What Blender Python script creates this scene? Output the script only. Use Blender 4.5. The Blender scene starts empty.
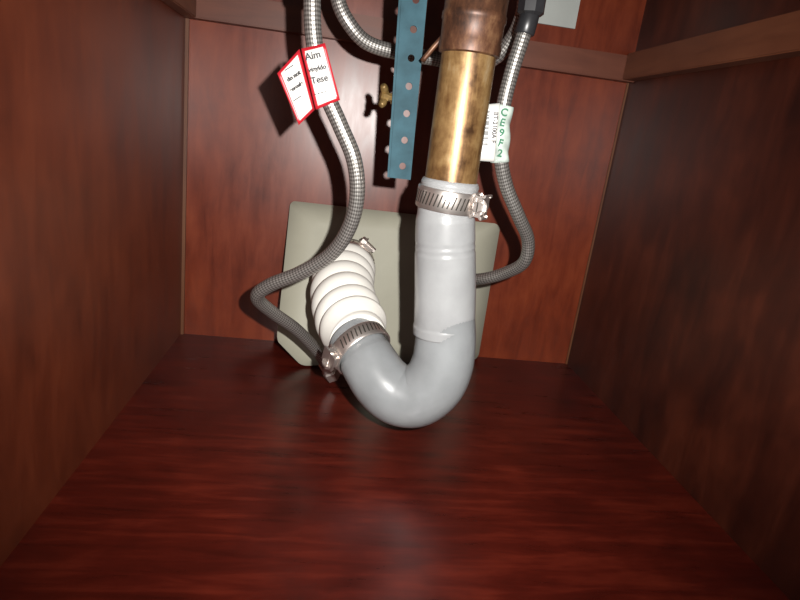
import bpy, bmesh, math
from mathutils import Vector, Matrix
S=bpy.context.scene
COL=bpy.context.collection
S.view_settings.view_transform='Standard'

# ---------------------------------------------------------------- materials
def mat(name):
    m=bpy.data.materials.new(name); m.use_nodes=True
    nt=m.node_tree; b=nt.nodes['Principled BSDF']
    return m,nt,b
def N(nt,t,**k):
    n=nt.nodes.new(t)
    for a,v in k.items(): setattr(n,a,v)
    return n
def ramp(nt,fac,stops):
    r=N(nt,'ShaderNodeValToRGB'); e=r.color_ramp.elements
    e[0].position,e[0].color=stops[0][0],(*stops[0][1],1)
    e[1].position,e[1].color=stops[-1][0],(*stops[-1][1],1)
    for p,c in stops[1:-1]:
        x=e.new(p); x.color=(*c,1)
    nt.links.new(fac,r.inputs[0]); return r.outputs[0]
def noise(nt,vec,scale,detail=4,rough=.55,dist=0):
    n=N(nt,'ShaderNodeTexNoise'); n.inputs['Scale'].default_value=scale
    n.inputs['Detail'].default_value=detail; n.inputs['Roughness'].default_value=rough
    n.inputs['Distortion'].default_value=dist
    nt.links.new(vec,n.inputs['Vector']); return n.outputs['Fac']
def mapped(nt,sc,rot=(0,0,0)):
    g=N(nt,'ShaderNodeNewGeometry'); mp=N(nt,'ShaderNodeMapping')
    mp.inputs['Scale'].default_value=sc; mp.inputs['Rotation'].default_value=rot
    nt.links.new(g.outputs['Position'],mp.inputs['Vector']); return mp.outputs['Vector']
def math_(nt,op,a,b=None,c=None):
    n=N(nt,'ShaderNodeMath',operation=op)
    for i,x in enumerate((a,b,c)):
        if x is None: continue
        if isinstance(x,(int,float)): n.inputs[i].default_value=x
        else: nt.links.new(x,n.inputs[i])
    return n.outputs[0]
def bump(nt,b,h,strength,dist=.001):
    n=N(nt,'ShaderNodeBump'); n.inputs['Strength'].default_value=strength
    n.inputs['Distance'].default_value=dist
    nt.links.new(h,n.inputs['Height']); nt.links.new(n.outputs[0],b.inputs['Normal'])
def simple(name,col,rough=.5,metal=0,var=0,vscale=40,spec=.5,bmp=0,coat=0,sss=0):
    m,nt,b=mat(name)
    b.inputs['Roughness'].default_value=rough; b.inputs['Metallic'].default_value=metal
    b.inputs['Specular IOR Level'].default_value=spec
    b.inputs['Coat Weight'].default_value=coat; b.inputs['Coat Roughness'].default_value=.2
    if sss:
        b.inputs['Subsurface Weight'].default_value=sss; b.inputs['Subsurface Scale'].default_value=.005
        b.inputs['Subsurface Radius'].default_value=(1,1,1)
    v=mapped(nt,(1,1,1)); f=noise(nt,v,vscale,4)
    lo=tuple(c*(1-var) for c in col); hi=tuple(min(1,c*(1+var)) for c in col)
    nt.links.new(ramp(nt,f,[(.3,lo),(.7,hi)]),b.inputs['Base Color'])
    if bmp: bump(nt,b,noise(nt,v,vscale*6,3),bmp)
    return m
def wood(name,sc,dark,mid,light,rough=.33,rot=(0,0,0),mottle=9,gw=.5,k=1.0):
    m,nt,b=mat(name)
    dark,mid,light=[tuple(c*k for c in x) for x in (dark,mid,light)]
    v=mapped(nt,sc,rot); v2=mapped(nt,(1,1,1))
    g=noise(nt,v,1,6,.62,.4)
    s=noise(nt,v2,mottle,4,.55,.3)
    mix=math_(nt,'ADD',math_(nt,'MULTIPLY',g,gw),math_(nt,'MULTIPLY',s,1-gw))
    nt.links.new(ramp(nt,mix,[(.34,dark),(.5,mid),(.66,light)]),b.inputs['Base Color'])
    r=math_(nt,'ADD',math_(nt,'MULTIPLY',g,.12),rough-.06)
    nt.links.new(r,b.inputs['Roughness'])
    b.inputs['Specular IOR Level'].default_value=.5
    bump(nt,b,g,.10,.0005)
    return m
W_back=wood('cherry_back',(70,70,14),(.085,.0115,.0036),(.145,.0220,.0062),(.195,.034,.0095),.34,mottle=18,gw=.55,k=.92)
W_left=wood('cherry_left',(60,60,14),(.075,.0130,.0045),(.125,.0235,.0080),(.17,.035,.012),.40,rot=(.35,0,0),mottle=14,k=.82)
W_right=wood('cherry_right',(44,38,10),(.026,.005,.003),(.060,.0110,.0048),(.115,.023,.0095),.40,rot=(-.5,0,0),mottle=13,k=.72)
W_floor=wood('cherry_floor',(12,95,36),(.036,.0042,.0026),(.070,.0070,.0038),(.128,.0150,.0072),.29,rot=(0,0,-.12),mottle=15,gw=.58,k=.85)
W_trim=wood('rail_wood',(8,60,60),(.10,.022,.009),(.15,.038,.016),(.20,.055,.025),.5,k=.7)
W_trimR=wood('rail_wood_side',(60,8,60),(.12,.033,.014),(.18,.055,.024),(.24,.08,.035),.5,k=.7)
W_edge=wood('edge_wood',(60,60,8),(.10,.030,.010),(.15,.050,.018),(.18,.065,.022),.5,k=.7)
M_grey=simple('rubber_grey',(.30,.305,.31),.30,0,.12,30,.5,.05,.3,.4)
M_greyd=simple('rubber_elbow_grey',(.225,.235,.242),.30,0,.16,24,.5,.05,.3,.4)
M_white=simple('white_vinyl',(.74,.72,.67),.5,0,.05,30,.4)
M_steel=simple('stainless',(.70,.64,.60),.34,.9,.14,60)
M_dark=simple('dark_slot',(.03,.025,.02),.6,.3,.2,60)
M_stub=simple('wall_tube_dark',(.16,.15,.14),.45,.4,.5,80)
M_black=simple('black_plastic',(.02,.02,.022),.35,0,.3,60)
M_panel=simple('panel_beige',(.35,.34,.27),.55,0,.06,18,.35)
M_strap=simple('blue_galvanised',(.028,.070,.090),.60,0,.25,60,.12,.1)
M_drywall=simple('drywall_grey',(.36,.38,.36),.8,0,.06,20)
M_counter=simple('counter_underside',(.06,.03,.02),.8,0,.2,20)
M_ink=simple('ink',(.03,.03,.035),.7,0,.1,60)
M_green=simple('green_ink',(.03,.15,.08),.7,0,.1,60)
M_gold=simple('dirty_brass',(.22,.14,.05),.4,.5,.45,200)
# brass tailpiece with tarnish
M_brass,nt,b=mat('aged_brass')
v=mapped(nt,(55,55,11)); f=noise(nt,v,1,6,.7,.8)
v2=mapped(nt,(1,1,1)); f2=noise(nt,v2,70,5,.65)
mx=math_(nt,'ADD',math_(nt,'MULTIPLY',f,.6),math_(nt,'MULTIPLY',f2,.4))
nt.links.new(ramp(nt,mx,[(.36,(.06,.028,.012)),(.46,(.18,.095,.036)),(.56,(.29,.175,.070)),(.68,(.38,.28,.16))]),b.inputs['Base Color'])
b.inputs['Metallic'].default_value=.45
nt.links.new(math_(nt,'MULTIPLY_ADD',f2,.4,.2),b.inputs['Roughness'])
M_rust,nt,b=mat('tarnished_brown')
v2=mapped(nt,(1,1,.5)); f2=noise(nt,v2,60,6,.7)
nt.links.new(ramp(nt,f2,[(.36,(.035,.016,.010)),(.5,(.10,.042,.022)),(.62,(.18,.09,.045)),(.72,(.27,.18,.12))]),b.inputs['Base Color'])
b.inputs['Metallic'].default_value=.35; b.inputs['Roughness'].default_value=.45
# braided hose
M_braid,nt,b=mat('braided_steel')
uv=N(nt,'ShaderNodeUVMap'); sep=N(nt,'ShaderNodeSeparateXYZ'); nt.links.new(uv.outputs[0],sep.inputs[0])
A=math_(nt,'MULTIPLY',sep.outputs[0],2*math.pi*10); B=math_(nt,'MULTIPLY',sep.outputs[1],2*math.pi/.0058)
s1=math_(nt,'SINE',math_(nt,'ADD',A,B)); s2=math_(nt,'SINE',math_(nt,'SUBTRACT',A,B))
h=math_(nt,'MULTIPLY_ADD',math_(nt,'MULTIPLY',s1,s2),.5,.5)
nt.links.new(ramp(nt,h,[(.10,(.13,.12,.11)),(.5,(.30,.285,.27)),(.9,(.52,.50,.47))]),b.inputs['Base Color'])
b.inputs['Metallic'].default_value=.75; b.inputs['Roughness'].default_value=.36
bump(nt,b,h,.35,.0004)
# labels
def label_mat(name,border,bcol,bars):
    m,nt,b=mat(name); b.inputs['Roughness'].default_value=.35
    uv=N(nt,'ShaderNodeUVMap'); sp=N(nt,'ShaderNodeSeparateXYZ'); nt.links.new(uv.outputs[0],sp.inputs[0])
    U,V=sp.outputs[0],sp.outputs[1]
    du=math_(nt,'ABSOLUTE',math_(nt,'SUBTRACT',U,.5)); dv=math_(nt,'ABSOLUTE',math_(nt,'SUBTRACT',V,.5))
    e=math_(nt,'MAXIMUM',math_(nt,'GREATER_THAN',du,.5-border[0]),math_(nt,'GREATER_THAN',dv,.5-border[1]))
    mx=N(nt,'ShaderNodeMix',data_type='RGBA'); nt.links.new(e,mx.inputs[0])
    mx.inputs[6].default_value=(.55,.53,.50,1); mx.inputs[7].default_value=(*bcol,1)
    out=mx.outputs[2]
    if bars:
        s=math_(nt,'ADD',math_(nt,'SINE',math_(nt,'MULTIPLY',V,110)),math_(nt,'SINE',math_(nt,'MULTIPLY',V,67)))
        t=math_(nt,'GREATER_THAN',s,-.3)
        inb=math_(nt,'MULTIPLY',math_(nt,'LESS_THAN',U,.55),math_(nt,'GREATER_THAN',U,.10))
        inb=math_(nt,'MULTIPLY',inb,math_(nt,'MULTIPLY',math_(nt,'LESS_THAN',V,.92),math_(nt,'GREATER_THAN',V,.25)))
        t=math_(nt,'MULTIPLY',t,inb)
        m2=N(nt,'ShaderNodeMix',data_type='RGBA'); nt.links.new(t,m2.inputs[0]); nt.links.new(out,m2.inputs[6]); m2.inputs[7].default_value=(.02,.02,.02,1)
        out=m2.outputs[2]
    nt.links.new(out,b.inputs['Base Color']); return m
M_tagred=label_mat('tag_red_border',(.12,.05),(.38,.013,.022),False)
M_tagbar=label_mat('tag_barcode',(.03,.02),(.45,.45,.43),True)
M_tagwrap=simple('tag_clear_wrap',(.40,.46,.42),.3,0,.25,120)

# ---------------------------------------------------------------- mesh helpers
def empty(name,loc=(0,0,0)):
    e=bpy.data.objects.new(name,None); e.empty_display_size=.02; COL.objects.link(e); return e
def obj(name,bm,mats,parent=None,smooth=True):
    me=bpy.data.meshes.new(name); bmesh.ops.recalc_face_normals(bm,faces=bm.faces[:]) 
    bm.to_mesh(me); bm.free()
    for m in (mats if isinstance(mats,(list,tuple)) else [mats]): me.materials.append(m)
    for p in me.polygons: p.use_smooth=smooth
    o=bpy.data.objects.new(name,me); COL.objects.link(o)
    if parent: o.parent=parent
    return o
def box(name,lo,hi,m,parent=None,bev=0):
    bm=bmesh.new(); bmesh.ops.create_cube(bm,size=1)
    for v in bm.verts:
        v.co=Vector([(lo[i]+hi[i])/2+v.co[i]*(hi[i]-lo[i]) for i in range(3)])
    if bev: bmesh.ops.bevel(bm,geom=bm.edges[:],offset=bev,segments=2,affect='EDGES')
    return obj(name,bm,m,parent,False)
def catmull(P,n):
    P=[Vector(p) for p in P]; Q=[2*P[0]-P[1]]+P+[2*P[-1]-P[-2]]; out=[]
    for i in range(1,len(Q)-2):
        for j in range(n):
            t=j/n; a,b_,c,d=Q[i-1:i+3]
            out.append(.5*((2*b_)+(c-a)*t+(2*a-5*b_+4*c-d)*t*t+(3*b_-a-3*c+d)*t**3))
    out.append(P[-1]); return out
def resample(pts,step):
    L=[0]
    for a,b_ in zip(pts,pts[1:]): L.append(L[-1]+(b_-a).length)
    n=max(2,int(L[-1]/step)); out=[]; k=0
    for i in range(n+1):
        s=L[-1]*i/n
        while k<len(L)-2 and L[k+1]<s: k+=1
        t=(s-L[k])/max(1e-9,L[k+1]-L[k]); out.append(pts[k].lerp(pts[k+1],min(1,t)))
    return out,L[-1]
def sweep(name,P,rad,m,parent=None,step=.003,seg=32,cap=True):
    pts=catmull(P,16)
    pts,L=resample(pts,step); n=len(pts)
    bm=bmesh.new(); uvl=bm.loops.layers.uv.new('UVMap'); rings=[]; up=None
    for i,p in enumerate(pts):
        t=(pts[min(n-1,i+1)]-pts[max(0,i-1)]).normalized()
        if up is None:
            up=t.orthogonal().normalized()
        up=(up-t*up.dot(t)).normalized(); bt=t.cross(up)
        s=L*i/(n-1); ring=[]
        for j in range(seg):
            a=2*math.pi*j/seg
            r=rad(s,L,a) if callable(rad) else rad
            ring.append(bm.verts.new(p+(up*math.cos(a)+bt*math.sin(a))*r))
        rings.append(ring)
    for i in range(n-1):
        for j in range(seg):
            k=(j+1)%seg
            f=bm.faces.new((rings[i][j],rings[i][k],rings[i+1][k],rings[i+1][j]))
            uvs=((j/seg,i),((j+1)/seg,i),((j+1)/seg,i+1),(j/seg,i+1))
            for l,(u,w) in zip(f.loops,uvs): l[uvl].uv=(u,w*L/(n-1))
    if cap: bm.faces.new(rings[0]); bm.faces.new(rings[-1])
    return obj(name,bm,m,parent)
def lathe(name,base,axis,prof,m,parent=None,seg=40,smooth=True,cap=True):
    base=Vector(base); q=Vector((0,0,1)).rotation_difference(Vector(axis).normalized())
    bm=bmesh.new(); rings=[]
    for h_,r in prof:
        rings.append([bm.verts.new(base+q@Vector((r*math.cos(2*math.pi*j/seg),r*math.sin(2*math.pi*j/seg),h_))) for j in range(seg)])
    for a,b_ in zip(rings,rings[1:]):
        for j in range(seg): bm.faces.new((a[j],a[(j+1)%seg],b_[(j+1)%seg],b_[j]))
    if cap: bm.faces.new(rings[0]); bm.faces.new(rings[-1])
    o=obj(name,bm,m,parent,smooth)
    if smooth:
        md=o.modifiers.new('es','EDGE_SPLIT'); md.split_angle=math.radians(40)
    return o
def obox(name,c,X,Y,Z,size,m,parent,bev=.0006):
    bm=bmesh.new(); bmesh.ops.create_cube(bm,size=1)
    for v in bm.verts:
        v.co=Vector(c)+X*(v.co.x*size[0])+Y*(v.co.y*size[1])+Z*(v.co.z*size[2])
    if bev: bmesh.ops.bevel(bm,geom=bm.edges[:],offset=bev,segments=2,affect='EDGES')
    return obj(name,bm,m,parent,False)

# ---------------------------------------------------------------- cabinet shell
XL,XR,YB,YF,ZT=-.1735,.3277,.685,.10,.46
t=.016
box('floor',(XL-t,YF,-.016),(XR+t,YB+t,0),W_floor)
box('wall_back',(XL-t,YB,0),(XR+t,YB+t,ZT),W_back)
box('wall_left',(XL-t,YF,0),(XL,YB,ZT),W_left)
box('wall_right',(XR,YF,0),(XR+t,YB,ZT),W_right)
box('ceiling',(XL-t,YF,ZT),(XR+t,YB+t,ZT+.02),M_counter)
box('trim_1',(XL,YB-.016,.357),(XR,YB,.384),W_trim,bev=.001)
box('trim_2',(XR-.016,YF+.02,.358),(XR,YB-.016,.386),W_trimR,bev=.001)
box('trim_3',(XL,YF+.02,.357),(XL+.014,YB-.016,.384),W_trimR,bev=.001)
box('trim_4',(XL,YB-.003,.0),(XL+.0035,YB,.357),W_edge)
box('trim_5',(XR-.002,YB-.002,.0),(XR,YB,.357),W_edge)
box('drywall_patch',(.185,YB-.003,.405),(.25,YB,ZT),M_drywall)

# ---------------------------------------------------------------- access panel
bm=bmesh.new()
def outline():
    pts=[]
    w0,w1,h=-.0515,.2015,.178
    def arc(cx,cz,r,a0,a1,n=6):
        for i in range(n+1):
            a=math.radians(a0+(a1-a0)*i/n); pts.append((cx+r*math.cos(a),cz+r*math.sin(a)))
    arc(w0+.006,h-.006,.006,180,90); arc(w1-.008,h-.008,.008,90,0)
    arc(w1-.012,.012,.010,0,-90); arc(w0+.036,.018,.016,-90,-125,3); arc(w0+.018,.036,.018,-150,-180,3)
    return pts
o2=outline()
def panel_y(x,z):
    u=(x+.0515)/.253; base=.600+.068*u; k=max(0,min(1,z/.178))
    return base*(1-k)+.6775*k
vs=[bm.verts.new((x,panel_y(x,z),z)) for x,z in o2]
c=bm.verts.new((.075,panel_y(.075,.09),.09))
for i in range(len(vs)): bm.faces.new((vs[i],vs[(i+1)%len(vs)],c))
bmesh.ops.subdivide_edges(bm,edges=bm.edges[:],cuts=3,use_grid_fill=True)
for v in bm.verts: v.co.y=panel_y(v.co.x,v.co.z)
p=obj('access_cover_panel',bm,M_panel)
md=p.modifiers.new('s','SOLIDIFY'); md.thickness=.003; md.offset=0

# ---------------------------------------------------------------- hose clamp
def hose_clamp(name,c,axis,r,width,screwdir,band_m=M_steel):
    e=empty(name); axis=Vector(axis).normalized(); c=Vector(c)
    w=width/2
    lathe('band',c-axis*w,axis,[(0,r),(0,r+.0012),(.001,r+.0018),(width-.001,r+.0018),(width,r+.0012),(width,r),(0,r)],band_m,e,56,cap=False)
    sd=Vector(screwdir); sd=(sd-axis*sd.dot(axis)).normalized(); tn=axis.cross(sd)
    nsl=44
    for i in range(nsl):
        a=2*math.pi*i/nsl
        d=sd*math.cos(a)+tn*math.sin(a); tt=axis.cross(d)
        if math.cos(a)>.85: continue
        ax=(axis+tt*.25).normalized(); t2=ax.cross(d)
        obox(f'slot_{i}',c+d*(r+.0017),t2,ax,d,(.0011,width*.58,.0006),M_dark,e,0)
    hc=c+sd*(r+.0045)
    obox('screw_housing',hc,tn,axis,sd,(.013,width*.95,.007),band_m,e,.0015)
    lathe('screw',hc+sd*.001-tn*.011,tn,[(0,.0035),(.0008,.0048),(.0045,.0048),(.0047,.0030),(.020,.0030)],band_m,e,6,False)
    lathe('screw_collar',hc+sd*.001-tn*.0066,tn,[(0,.0062),(.0014,.0062)],band_m,e,24)
    obox('screw_slot',hc+sd*.001-tn*.0111,tn,axis,sd,(.0006,.007,.001),M_dark,e,0)
    return e

# ---------------------------------------------------------------- brass tailpiece
dp=empty('brass_drain_tailpiece')
bx,by=.0863,.44
lathe('tube',(bx,by,.205),(0,0,1),[(0,.0200),(.128,.0200),(.128,.0205)],M_brass,dp,48)
lathe('upper_body',(bx,by,.328),(0,0,1),[(0,.0205),(.001,.0222),(.006,.0228),(.009,.0222),(.012,.0222),(.022,.0224),(.023,.0232),(.027,.0232),(.028,.0224),(.132,.0226)],M_rust,dp,48)
sweep('pivot_rod',[(.070,.440,.3435),(.0653,.447,.3373),(.0600,.449,.330),(.0545,.452,.3215)],.0019,M_rust,dp,seg=12)

# ---------------------------------------------------------------- rubber trap
tr=empty('rubber_drain_trap')
upper=[(.0863,.44,.239),(.0862,.44,.226),(.0862,.44,.2121),(.0899,.44,.1844),(.0950,.44,.150),(.0990,.439,.115)]
def r_up(s,L,a):
    if s<.0025: return .0212+.0012*(s/.0025)
    if s<.004: return .0226
    if s<.026: return .0222
    if s<.03: return .0222+.0010*(s-.026)/.004
    k=(s-.03)/(L-.03); 
    g=-.0004 if abs(s-.049)<.0015 or abs(s-.054)<.0015 else 0
    e=.0006 if s>L-.008 else 0
    return .0232+.0006*math.sin(3*k)+.0018*k+g+e
sweep('sleeve',upper,r_up,M_grey,tr,.0012,48)
U=[(.0968,.439,.136),(.0998,.438,.118),(.1010,.437,.1045),(.1008,.436,.088),(.0955,.435,.0710),(.0830,.436,.0580),(.0674,.440,.0560),(.0540,.446,.0630),(.0440,.454,.0730),(.0348,.465,.0835),(.0262,.479,.0900)]
def r_u(s,L,a):
    k=s/L
    return .0238+.0026*math.sin(math.pi*min(1,max(0,k)*1.1))-(.0008 if k>.86 else 0)
sweep('elbow',U,r_u,M_greyd,tr,.0015,56)

# ---------------------------------------------------------------- white bellows
bl=empty('white_flexible_drain_hose')
bell=[(.0235,.640,.1195),(.0190,.610,.1165),(.0155,.580,.1115),(.0165,.548,.1045),(.0215,.520,.0975),(.0280,.488,.0915),(.0310,.476,.0890)]
def r_b(s,L,a):
    p=.0245; ph=(s/p-a/(2*math.pi))
    w=abs(math.sin(math.pi*ph))**.7
    taper=min(1,s/.03) 
    end=min(1,max(0,(L-s)/.02))
    return .0238+.0018*taper+.0070*w*end*(.5+.5*taper)
sweep('bellows',bell,r_b,M_white,bl,.0009,96)
sweep('wall_tube',[(.0245,.650,.1205),(.0225,.640,.1190),(.021,.628,.1175)],lambda s,L,a:.0268,M_stub,bl,.001,40)

hose_clamp('hose_clamp',(.0862,.44,.2245),(.04,-.02,1),.0226,.0165,(.85,-.53,0))
hose_clamp('hose_clamp',(.0335,.4665,.0845),(-.55,.76,.42),.0252,.0145,(-.75,-.55,-.15))
hose_clamp('hose_clamp',(.0220,.633,.1187),(.10,.97,.12),.0272,.011,(.6,0,.8))

# ---------------------------------------------------------------- supply hoses
h1=empty('braided_supply_hose')
sweep('braid',[(-.0292,.44,.45),(-.0290,.44,.40),(-.0286,.44,.3641),(-.0281,.44,.3487),(-.0248,.44,.3236),(-.0161,.44,.2949),(-.0015,.44,.269),(.0112,.44,.2453),(.0162,.443,.2192),(.0127,.45,.1922),(-.0003,.46,.1668),(-.0238,.47,.1467),(-.0489,.48,.131),(-.0604,.49,.1161),(-.0486,.51,.0967),(-.0256,.53,.0737),(-.0037,.55,.0443),(.009,.562,.022)],.0060,M_braid,h1,.003,24)
lathe('ferrule',(-.0283,.44,.352),(-.01,0,1),[(0,.0070),(.001,.0078),(.018,.0078),(.019,.0068)],M_steel,h1,24)
lathe('end_nut',(.0145,.567,.0110),(-.45,-.4,.8),[(0,.009),(.010,.009),(.012,.0075),(.022,.0075)],M_steel,h1,6,False)
h2=empty('braided_supply_hose')
sweep('braid',[(-.022,.52,.45),(-.019,.52,.405),(-.0156,.52,.3842),(-.0123,.52,.3663),(-.0027,.52,.3511),(.0138,.525,.3387),(.0395,.53,.3348),(.0716,.54,.3354),(.1083,.54,.3345),(.1274,.53,.3418),(.137,.52,.3579),(.1396,.51,.3746),(.1362,.5,.3982),(.133,.5,.45)],.0061,M_braid,h2,.003,24)
h3=empty('braided_supply_hose')
sweep('braid',[(.1335,.47,.3912),(.1358,.47,.3708),(.1319,.47,.349),(.1278,.47,.323),(.126,.47,.2963),(.1291,.47,.2656),(.1405,.475,.2381),(.1571,.48,.2138),(.1735,.49,.1916),(.1772,.5,.1693),(.1676,.52,.1528),(.1497,.54,.1397),(.1310,.58,.1278),(.1150,.625,.118)],.0058,M_braid,h3,.003,24)
lathe('black_nut',(.1352,.47,.3665),(-.03,0,1),[(0,.0080),(.002,.0105),(.020,.0108),(.024,.012),(.040,.012),(.041,.009),(.09,.009)],M_black,h3,8,False)
lathe('crimp',(.1330,.47,.353),(.12,0,1),[(0,.0068),(.001,.0076),(.014,.0076),(.015,.007)],M_black,h3,24)

# ---------------------------------------------------------------- perforated strap
st=empty('perforated_metal_strap')
bm=bmesh.new()
z0=.2335; pitch=.0202; ncell=11; hr=.0027
def xl(z): return .0418-(z-.233)*.050
def xr(z): return .0590-(z-.233)*.034
Yst=.47
for ci in range(ncell):
    za,zb=z0+ci*pitch,z0+(ci+1)*pitch; zc=(za+zb)/2; xc=(xl(zc)+xr(zc))/2+.0012
    n=16; ins=[]; outv=[]
    for j in range(n):
        a=2*math.pi*j/n+math.pi/4
        ins.append(bm.verts.new((xc+hr*math.cos(a),Yst,zc+hr*math.sin(a))))
        q,fr=divmod(j,4); fr/=4
        cs=[(xr(zb),zb),(xl(zb),zb),(xl(za),za),(xr(za),za)]
        A_,B_=cs[q],cs[(q+1)%4]
        outv.append(bm.verts.new((A_[0]+(B_[0]-A_[0])*fr,Yst,A_[1]+(B_[1]-A_[1])*fr)))
    for j in range(n): bm.faces.new((ins[j],ins[(j+1)%n],outv[(j+1)%n],outv[j]))
bmesh.ops.remove_doubles(bm,verts=bm.verts[:],dist=1e-5)
o=obj('face',bm,M_strap,st,False); md=o.modifiers.new('s','SOLIDIFY'); md.thickness=.0018
bm=bmesh.new(); zt=z0+ncell*pitch
q=[bm.verts.new(c_) for c_ in [(xl(z0),Yst,z0),(xl(z0)+.001,Yst+.014,z0+.002),(xl(zt)+.001,Yst+.014,zt),(xl(zt),Yst,zt)]]
bm.faces.new(q); o=obj('flange',bm,M_strap,st,False); md=o.modifiers.new('s','SOLIDIFY'); md.thickness=.0018

# ---------------------------------------------------------------- small brass wing bolt on the strap's flange
fv=empty('brass_wing_bolt')
lathe('stem',(.0395,.477,.2945),(-1,-.25,.05),[(0,.0050),(.0025,.0050),(.003,.0030),(.006,.0030),(.0065,.0046),(.0105,.0046),(.012,.003)],M_gold,fv,6,False)
for s_ in (-1,1):
    sweep(f'wing_{s_}',[(.0310,.4745,.2950+s_*.002),(.0300,.472,.2950+s_*.0055),(.0285,.470,.2950+s_*.0075)],lambda s,L,a:.0022+.0010*math.sin(math.pi*s/L),M_gold,fv,.0008,12)

# ---------------------------------------------------------------- tags
def quad_tag(name,tl,tr_,brr,bll,m,parent,curl=.002):
    bm=bmesh.new(); uvl=bm.loops.layers.uv.new('UVMap'); n=10
    tl,tr_,brr,bll=map(Vector,(tl,tr_,brr,bll)); nrm=(tr_-tl).cross(bll-tl).normalized()
    g=[[None]*(n+1) for _ in range(n+1)]
    for i in range(n+1):
        for j in range(n+1):
            u,w=i/n,j/n
            p=(tl.lerp(tr_,u)).lerp(bll.lerp(brr,u),w)+nrm*curl*math.sin(math.pi*u)*math.cos(w*3)
            g[i][j]=bm.verts.new(p)
    for i in range(n):
        for j in range(n):
            f=bm.faces.new((g[i][j],g[i+1][j],g[i+1][j+1],g[i][j+1]))
            for l,(a,b_) in zip(f.loops,((i,j),(i+1,j),(i+1,j+1),(i,j+1))): l[uvl].uv=(a/n,1-b_/n)
    o=obj(name,bm,m,parent); md=o.modifiers.new('s','SOLIDIFY'); md.thickness=.0003; return o
def text(name,s,origin,xdir,ydir,size,m,parent,off=.00012):
    cu=bpy.data.curves.new(name,'FONT'); cu.body=s; cu.size=size; cu.extrude=.00003; cu.materials.append(m); cu.offset=off
    o=bpy.data.objects.new(name,cu); COL.objects.link(o)
    X=Vector(xdir).normalized(); Y=Vector(ydir); Y=(Y-X*Y.dot(X)).normalized(); Z=X.cross(Y)
    M=Matrix((X,Y,Z)).transposed().to_4x4(); M.translation=Vector(origin); o.matrix_world=M; o.parent=parent
    return o
tg=empty('warning_tag')
quad_tag('flap',(-.0474,.428,.2976),(-.0339,.434,.3159),(-.0204,.434,.2772),(-.0303,.428,.2654),M_tagred,tg,.0006)
quad_tag('front',(-.0325,.431,.3158),(-.0166,.430,.3215),(-.0030,.430,.2859),(-.0193,.431,.2772),M_tagred,tg,.0006)
dn=Vector((.0134,0,-.0375)).normalized(); ac=Vector((.0155,0,.0055))
for i,(s_,sz) in enumerate((('Aim',.0066),('vinyldo',.0044),('Tese',.0062),('- - - -',.004))):
    text(f'line_{i}',s_,Vector((-.0286,.4285,.3085))+dn*(.0078*i),ac,-dn,sz,M_ink,tg)
for i,(s_,sz) in enumerate((('------',.0036),('do not',.0040),('enroule',.0034),('------',.0034))):
    text(f'small_{i}',s_,Vector((-.0415,.4262,.2995))+dn*(.0068*i),(.012,.004,.010),-dn,sz,M_ink,tg)
tg2=empty('barcode_tag')
quad_tag('flap',(.1045,.462,.2970),(.1203,.4605,.3005),(.1235,.4605,.2560),(.1090,.462,.2552),M_tagbar,tg2,.0004)
sweep('wrap',[(.1265,.47,.2995),(.1260,.47,.290),(.1275,.47,.276),(.1290,.47,.2640),(.1303,.47,.2560)],lambda s,L,a:.0076+.0006*math.sin(a*3+s*300),M_tagwrap,tg2,.002,36)
for i,s_ in enumerate(('C','E','9','F','2')):
    text(f'mark_{i}',s_,Vector((.1220+.0007*i,.4610,.2920-.0078*i)),(1,0,-.1),(0,0,1),.0080,M_green,tg2,.0002)
text('print','BT-2100A F',(.1165,.4597,.2935),(.08,0,-1),(1,0,.08),.0048,M_ink,tg2)

# ---------------------------------------------------------------- light
def spot(name,loc,tgt,e,size,blend,rad,col=(1,1,1)):
    l=bpy.data.lights.new(name,'SPOT'); l.energy=e; l.spot_size=math.radians(size); l.spot_blend=blend; l.shadow_soft_size=rad; l.color=col
    o=bpy.data.objects.new(name,l); COL.objects.link(o); o.location=loc
    o.rotation_euler=(Vector(tgt)-Vector(loc)).to_track_quat('-Z','Y').to_euler(); return o
spot('camera_flash',(.036,-.01,.297),(.06,.60,.17),22,104,1,.004,(1,.97,.93))
w=bpy.data.worlds.new('World'); S.world=w; w.use_nodes=True
w.node_tree.nodes['Background'].inputs[0].default_value=(1,.93,.85,1); w.node_tree.nodes['Background'].inputs[1].default_value=.07

# ---------------------------------------------------------------- camera
cd=bpy.data.cameras.new('camera'); cd.sensor_width=36; cd.lens=25.65; cd.clip_start=.01
co=bpy.data.objects.new('camera',cd); COL.objects.link(co)
R=Matrix(((.9878,-.0888,-.1277),(-.0969,.2906,-.9519),(.1217,.9527,.2785)))
M=R.to_4x4(); M.translation=(0,0,.2685); co.matrix_world=M
S.camera=co
